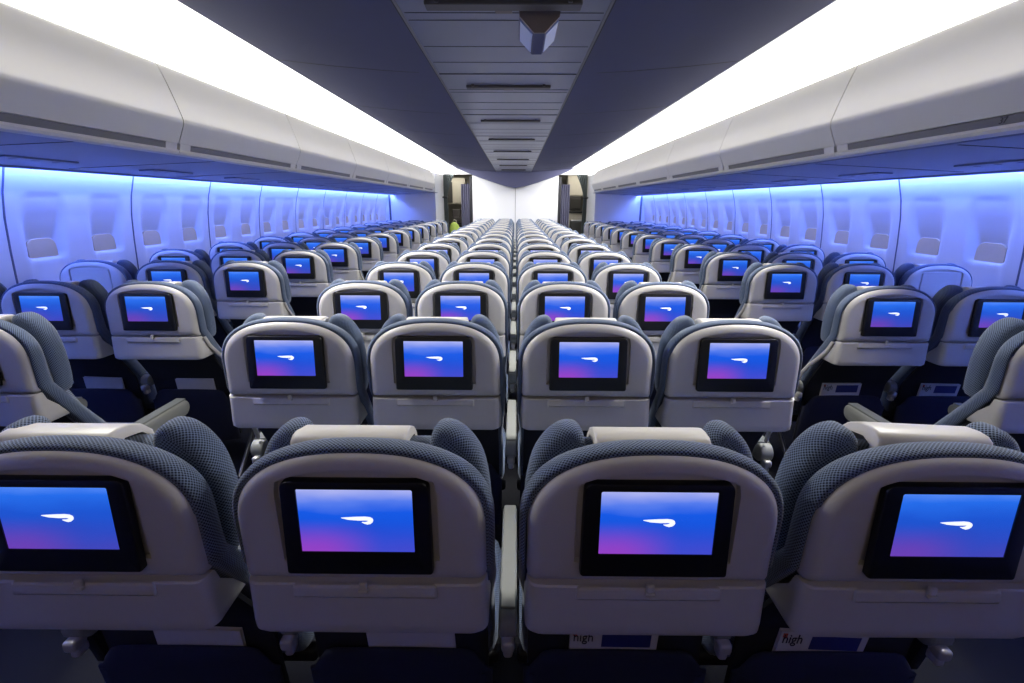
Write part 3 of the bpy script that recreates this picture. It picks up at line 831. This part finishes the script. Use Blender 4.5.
slab('wall_far', -3.4, 3.4, YE, YE+0.06, 0, H+1.05, M['galley'])
slab('wall_rear', -3.4, 3.4, YB-0.06, YB, 0, H+1.2, M['ceil'])
slab('ceiling_galley', -3.4, 3.4, YW+0.08, YE, H+0.95, H+1.0, M['ceil'])

def curtain(name, pts_of_z, z0, z1, m, nfold, amp, label, cat='curtain', nz=24, parent=None):
    """hanging cloth: pts_of_z(z) -> (xa, xb, y); folds run vertically"""
    nx = nfold*8; vs = []; fs = []
    for k in range(nz+1):
        z = z0 + (z1-z0)*k/nz; xa, xb, y = pts_of_z(z)
        for i in range(nx+1):
            t = i/nx
            vs.append((xa + (xb-xa)*t, y + amp*math.sin(t*nfold*2*PI), z))
    n0 = len(vs)
    for k in range(nz):
        for i in range(nx):
            a = k*(nx+1)+i; fs.append((a, a+1, a+nx+2, a+nx+1))
    me = pyd(name, vs, fs, m, smooth=True)
    o = new_obj(name, me, parent)
    s = o.modifiers.new('t', 'SOLIDIFY'); s.thickness = 0.006
    if label: tag(o, label, cat)
    return o
for sg, nm in ((-1, 'left'), (1, 'right')):
    # tied-back curtain at the outer side of each aisle
    def shape(z, sg=sg):
        tie = 1.66
        if z > tie: t = (z-tie)/(2.24-tie); w = 0.09 + 0.20*t**1.5
        else: t = (tie-z)/tie; w = 0.09 + 0.05*t
        return (sg*1.895, sg*(1.895-w), 13.28)
    o = curtain('curtain', shape, 0.06, 2.24, M['curtain'], 5, 0.022, 'dark green-grey curtain tied back at the outer side of the %s aisle' % nm)
    tb = new_obj('tie_band', rbox('tie_band', [(sg*1.85, 13.28, 1.66, 0.12, 0.075, 0.05, 0.015), (sg*1.91, 13.235, 1.66, 0.03, 0.03, 0.04, 0.01)], M['black']), o)
    # lavender drape and dark edge pole at the inner side
    def shape2(z, sg=sg): return (sg*1.21, sg*1.50, 13.9 if sg < 0 else 13.9)
    o2 = curtain('curtain', shape2, 0.06, 2.02, M['lavender'], 5, 0.03, 'lavender curtain hanging at the inner side of the %s aisle' % nm)
    x0, x1 = sorted((sg*1.155, sg*1.235))
    p = slab('door_frame', x0, x1, YW+0.02, YW+0.16, 0, H+0.70, M['black'], kind=None, r=0.006)
    p.name = 'door_%d' % (1 if sg < 0 else 2); p['kind'] = 'structure'
# left galley: dark worktop unit with a cream cupboard, and the yellow-green bag on the aisle floor
r = empty('galley_unit', (-2.05, 14.9, 0))
new_obj('cabinet', rbox('cabinet', [(0.0, 0.25, 0.45, 1.1, 0.6, 0.9, 0.01)], M['galleydark']), r)
new_obj('worktop', rbox('worktop', [(0.0, 0.24, 0.93, 1.14, 0.64, 0.05, 0.01)], M['black']), r)
u = new_obj('wall_cupboard', rbox('wall_cupboard', [(0.0, 0.35, 1.86, 1.1, 0.4, 0.75, 0.012)], M['galley']), r)
for k in range(3): new_obj('cupboard_door', rbox('cupboard_door', [(-0.36 + 0.36*k, 0.14, 1.82, 0.33, 0.02, 0.6, 0.01)], M['galleydark' if k == 1 else 'galley']), u)
new_obj('coffee_maker', rbox('coffee_maker', [(0.28, 0.2, 1.15, 0.24, 0.3, 0.38, 0.02), (0.28, 0.03, 1.05, 0.16, 0.10, 0.14, 0.02)], M['bar']), r)
tag(r, 'dark galley counter with cream cupboard beyond the left aisle', 'galley')
r = empty('shopping_bag', (-1.68, 13.6, 0))
bagP = [(-0.13, 0.0), (0.13, 0.0), (0.14, 0.45), (0.14, 0.83), (0.05, 0.98), (-0.05, 1.0), (-0.14, 0.85), (-0.14, 0.45)]
bagP = smooth_closed(bagP, 3)
new_obj('sack', ring_loft('sack', [[(x, y, z) for x, z in inset2(bagP, i)] for y, i in ((0, 0.05), (0.02, 0.02), (0.06, 0), (0.16, 0), (0.20, 0.02), (0.22, 0.05))], M['bag'], weighted=False), r)
new_obj('handle', tube('handle', [(-0.05, 0.11, 0.98), (-0.04, 0.11, 1.05), (0.0, 0.11, 1.07), (0.04, 0.11, 1.05), (0.05, 0.11, 0.97)], 0.010, M['galley']), r)
tag(r, 'yellow-green bag standing at the far end of the left aisle', 'bag')
# right galley: cream cabinet, dark trolley
r = empty('galley_unit', (2.05, 14.9, 0))
new_obj('cabinet', rbox('cabinet', [(0.0, 0.25, 0.62, 1.0, 0.6, 1.24, 0.01)], M['galley']), r)
new_obj('worktop', rbox('worktop', [(0.0, 0.24, 1.27, 1.04, 0.64, 0.05, 0.01)], M['black']), r)
u = new_obj('wall_cupboard', rbox('wall_cupboard', [(0.0, 0.35, 2.02, 1.0, 0.4, 0.60, 0.012)], M['galley']), r)
for k in range(2): new_obj('cupboard_door', rbox('cupboard_door', [(-0.24 + 0.48*k, 0.14, 2.0, 0.45, 0.02, 0.5, 0.01)], M['galley']), u)
new_obj('oven', rbox('oven', [(-0.25, 0.28, 1.52, 0.36, 0.4, 0.42, 0.015), (-0.25, 0.07, 1.52, 0.28, 0.02, 0.3, 0.01)], M['galleydark']), r)
tag(r, 'cream galley cabinet with dark oven beyond the right aisle', 'galley')
r = empty('service_trolley', (1.70, 13.75, 0))
new_obj('body', rbox('body', [(0, 0.15, 0.56, 0.30, 0.40, 0.94, 0.015)], M['galleydark']), r)
new_obj('top', rbox('top', [(0, 0.15, 1.05, 0.31, 0.41, 0.04, 0.012)], M['metal']), r)
for a in (-0.11, 0.11):
    for b in (0.02, 0.28): new_obj('wheel', tube('wheel', [(a-0.012, b, 0.045), (a+0.012, b, 0.045)], 0.045, M['black'], n=14), r)
tag(r, 'dark service trolley parked in the right aisle opening', 'trolley')

# lamps of the cove, throwing their light across and down into the cabin
for sg in (-1, 1):
    l = bpy.data.lights.new('cove_lamp', 'AREA'); l.shape = 'RECTANGLE'; l.size = 0.12; l.size_y = YW-YL; l.energy = COVE_W; l.color = (1.0, 0.985, 0.955); l.spread = math.radians(90)
    o = bpy.data.objects.new('cove_lamp', l); C.objects.link(o); o.location = (sg*1.70 - 0.045, (YW+YL)/2, H+0.945); o.rotation_euler = (0, sg*math.radians(90-59), 0)
# fill lights added near the cove to brighten the end wall
for sg in (-1, 1):
    l = bpy.data.lights.new('end_wall_fill', 'AREA'); l.size = 0.2; l.energy = 16; l.color = (1.0, 0.99, 0.97); l.spread = math.radians(140)
    o = bpy.data.objects.new('end_wall_fill', l); C.objects.link(o); o.location = (sg*1.68, 12.5, H+0.92)
    o.rotation_euler = (Vector((0.0, 13.4, 1.75)) - o.location).to_track_quat('-Z', 'Y').to_euler()
# dim warm cabin lamp in the unlit section behind the camera
l = bpy.data.lights.new('cabin_lamp', 'AREA'); l.shape = 'RECTANGLE'; l.size = 2.4; l.size_y = 0.4; l.energy = 4.0; l.color = (1.0, 0.80, 0.58)
o = bpy.data.objects.new('cabin_lamp', l); C.objects.link(o); o.location = (0, -0.95, H+0.72); o.rotation_euler = (math.radians(40), 0, 0)
# galley lamp behind each opening
for sg in (-1, 1):
    l = bpy.data.lights.new('galley_lamp', 'AREA'); l.energy = 14; l.size = 0.8; l.color = (1.0, 0.95, 0.85)
    o = bpy.data.objects.new('galley_lamp', l); C.objects.link(o); o.location = (sg*1.9, 14.4, H+0.93)

# ------------------------------------------------------------------ world and view
w = bpy.data.worlds.new('world'); SC.world = w; w.use_nodes = True
w.node_tree.nodes['Background'].inputs['Color'].default_value = (0.05, 0.06, 0.10, 1)
w.node_tree.nodes['Background'].inputs['Strength'].default_value = 0.2
SC.view_settings.view_transform = 'Standard'; SC.view_settings.look = 'None'
SC.view_settings.exposure = 0.0; SC.view_settings.gamma = 1.0; SC.view_settings.use_curve_mapping = False
SC.cycles.use_denoising = True
SC.cycles.max_bounces = 8; SC.cycles.diffuse_bounces = 5
SC.cycles.use_light_tree = True
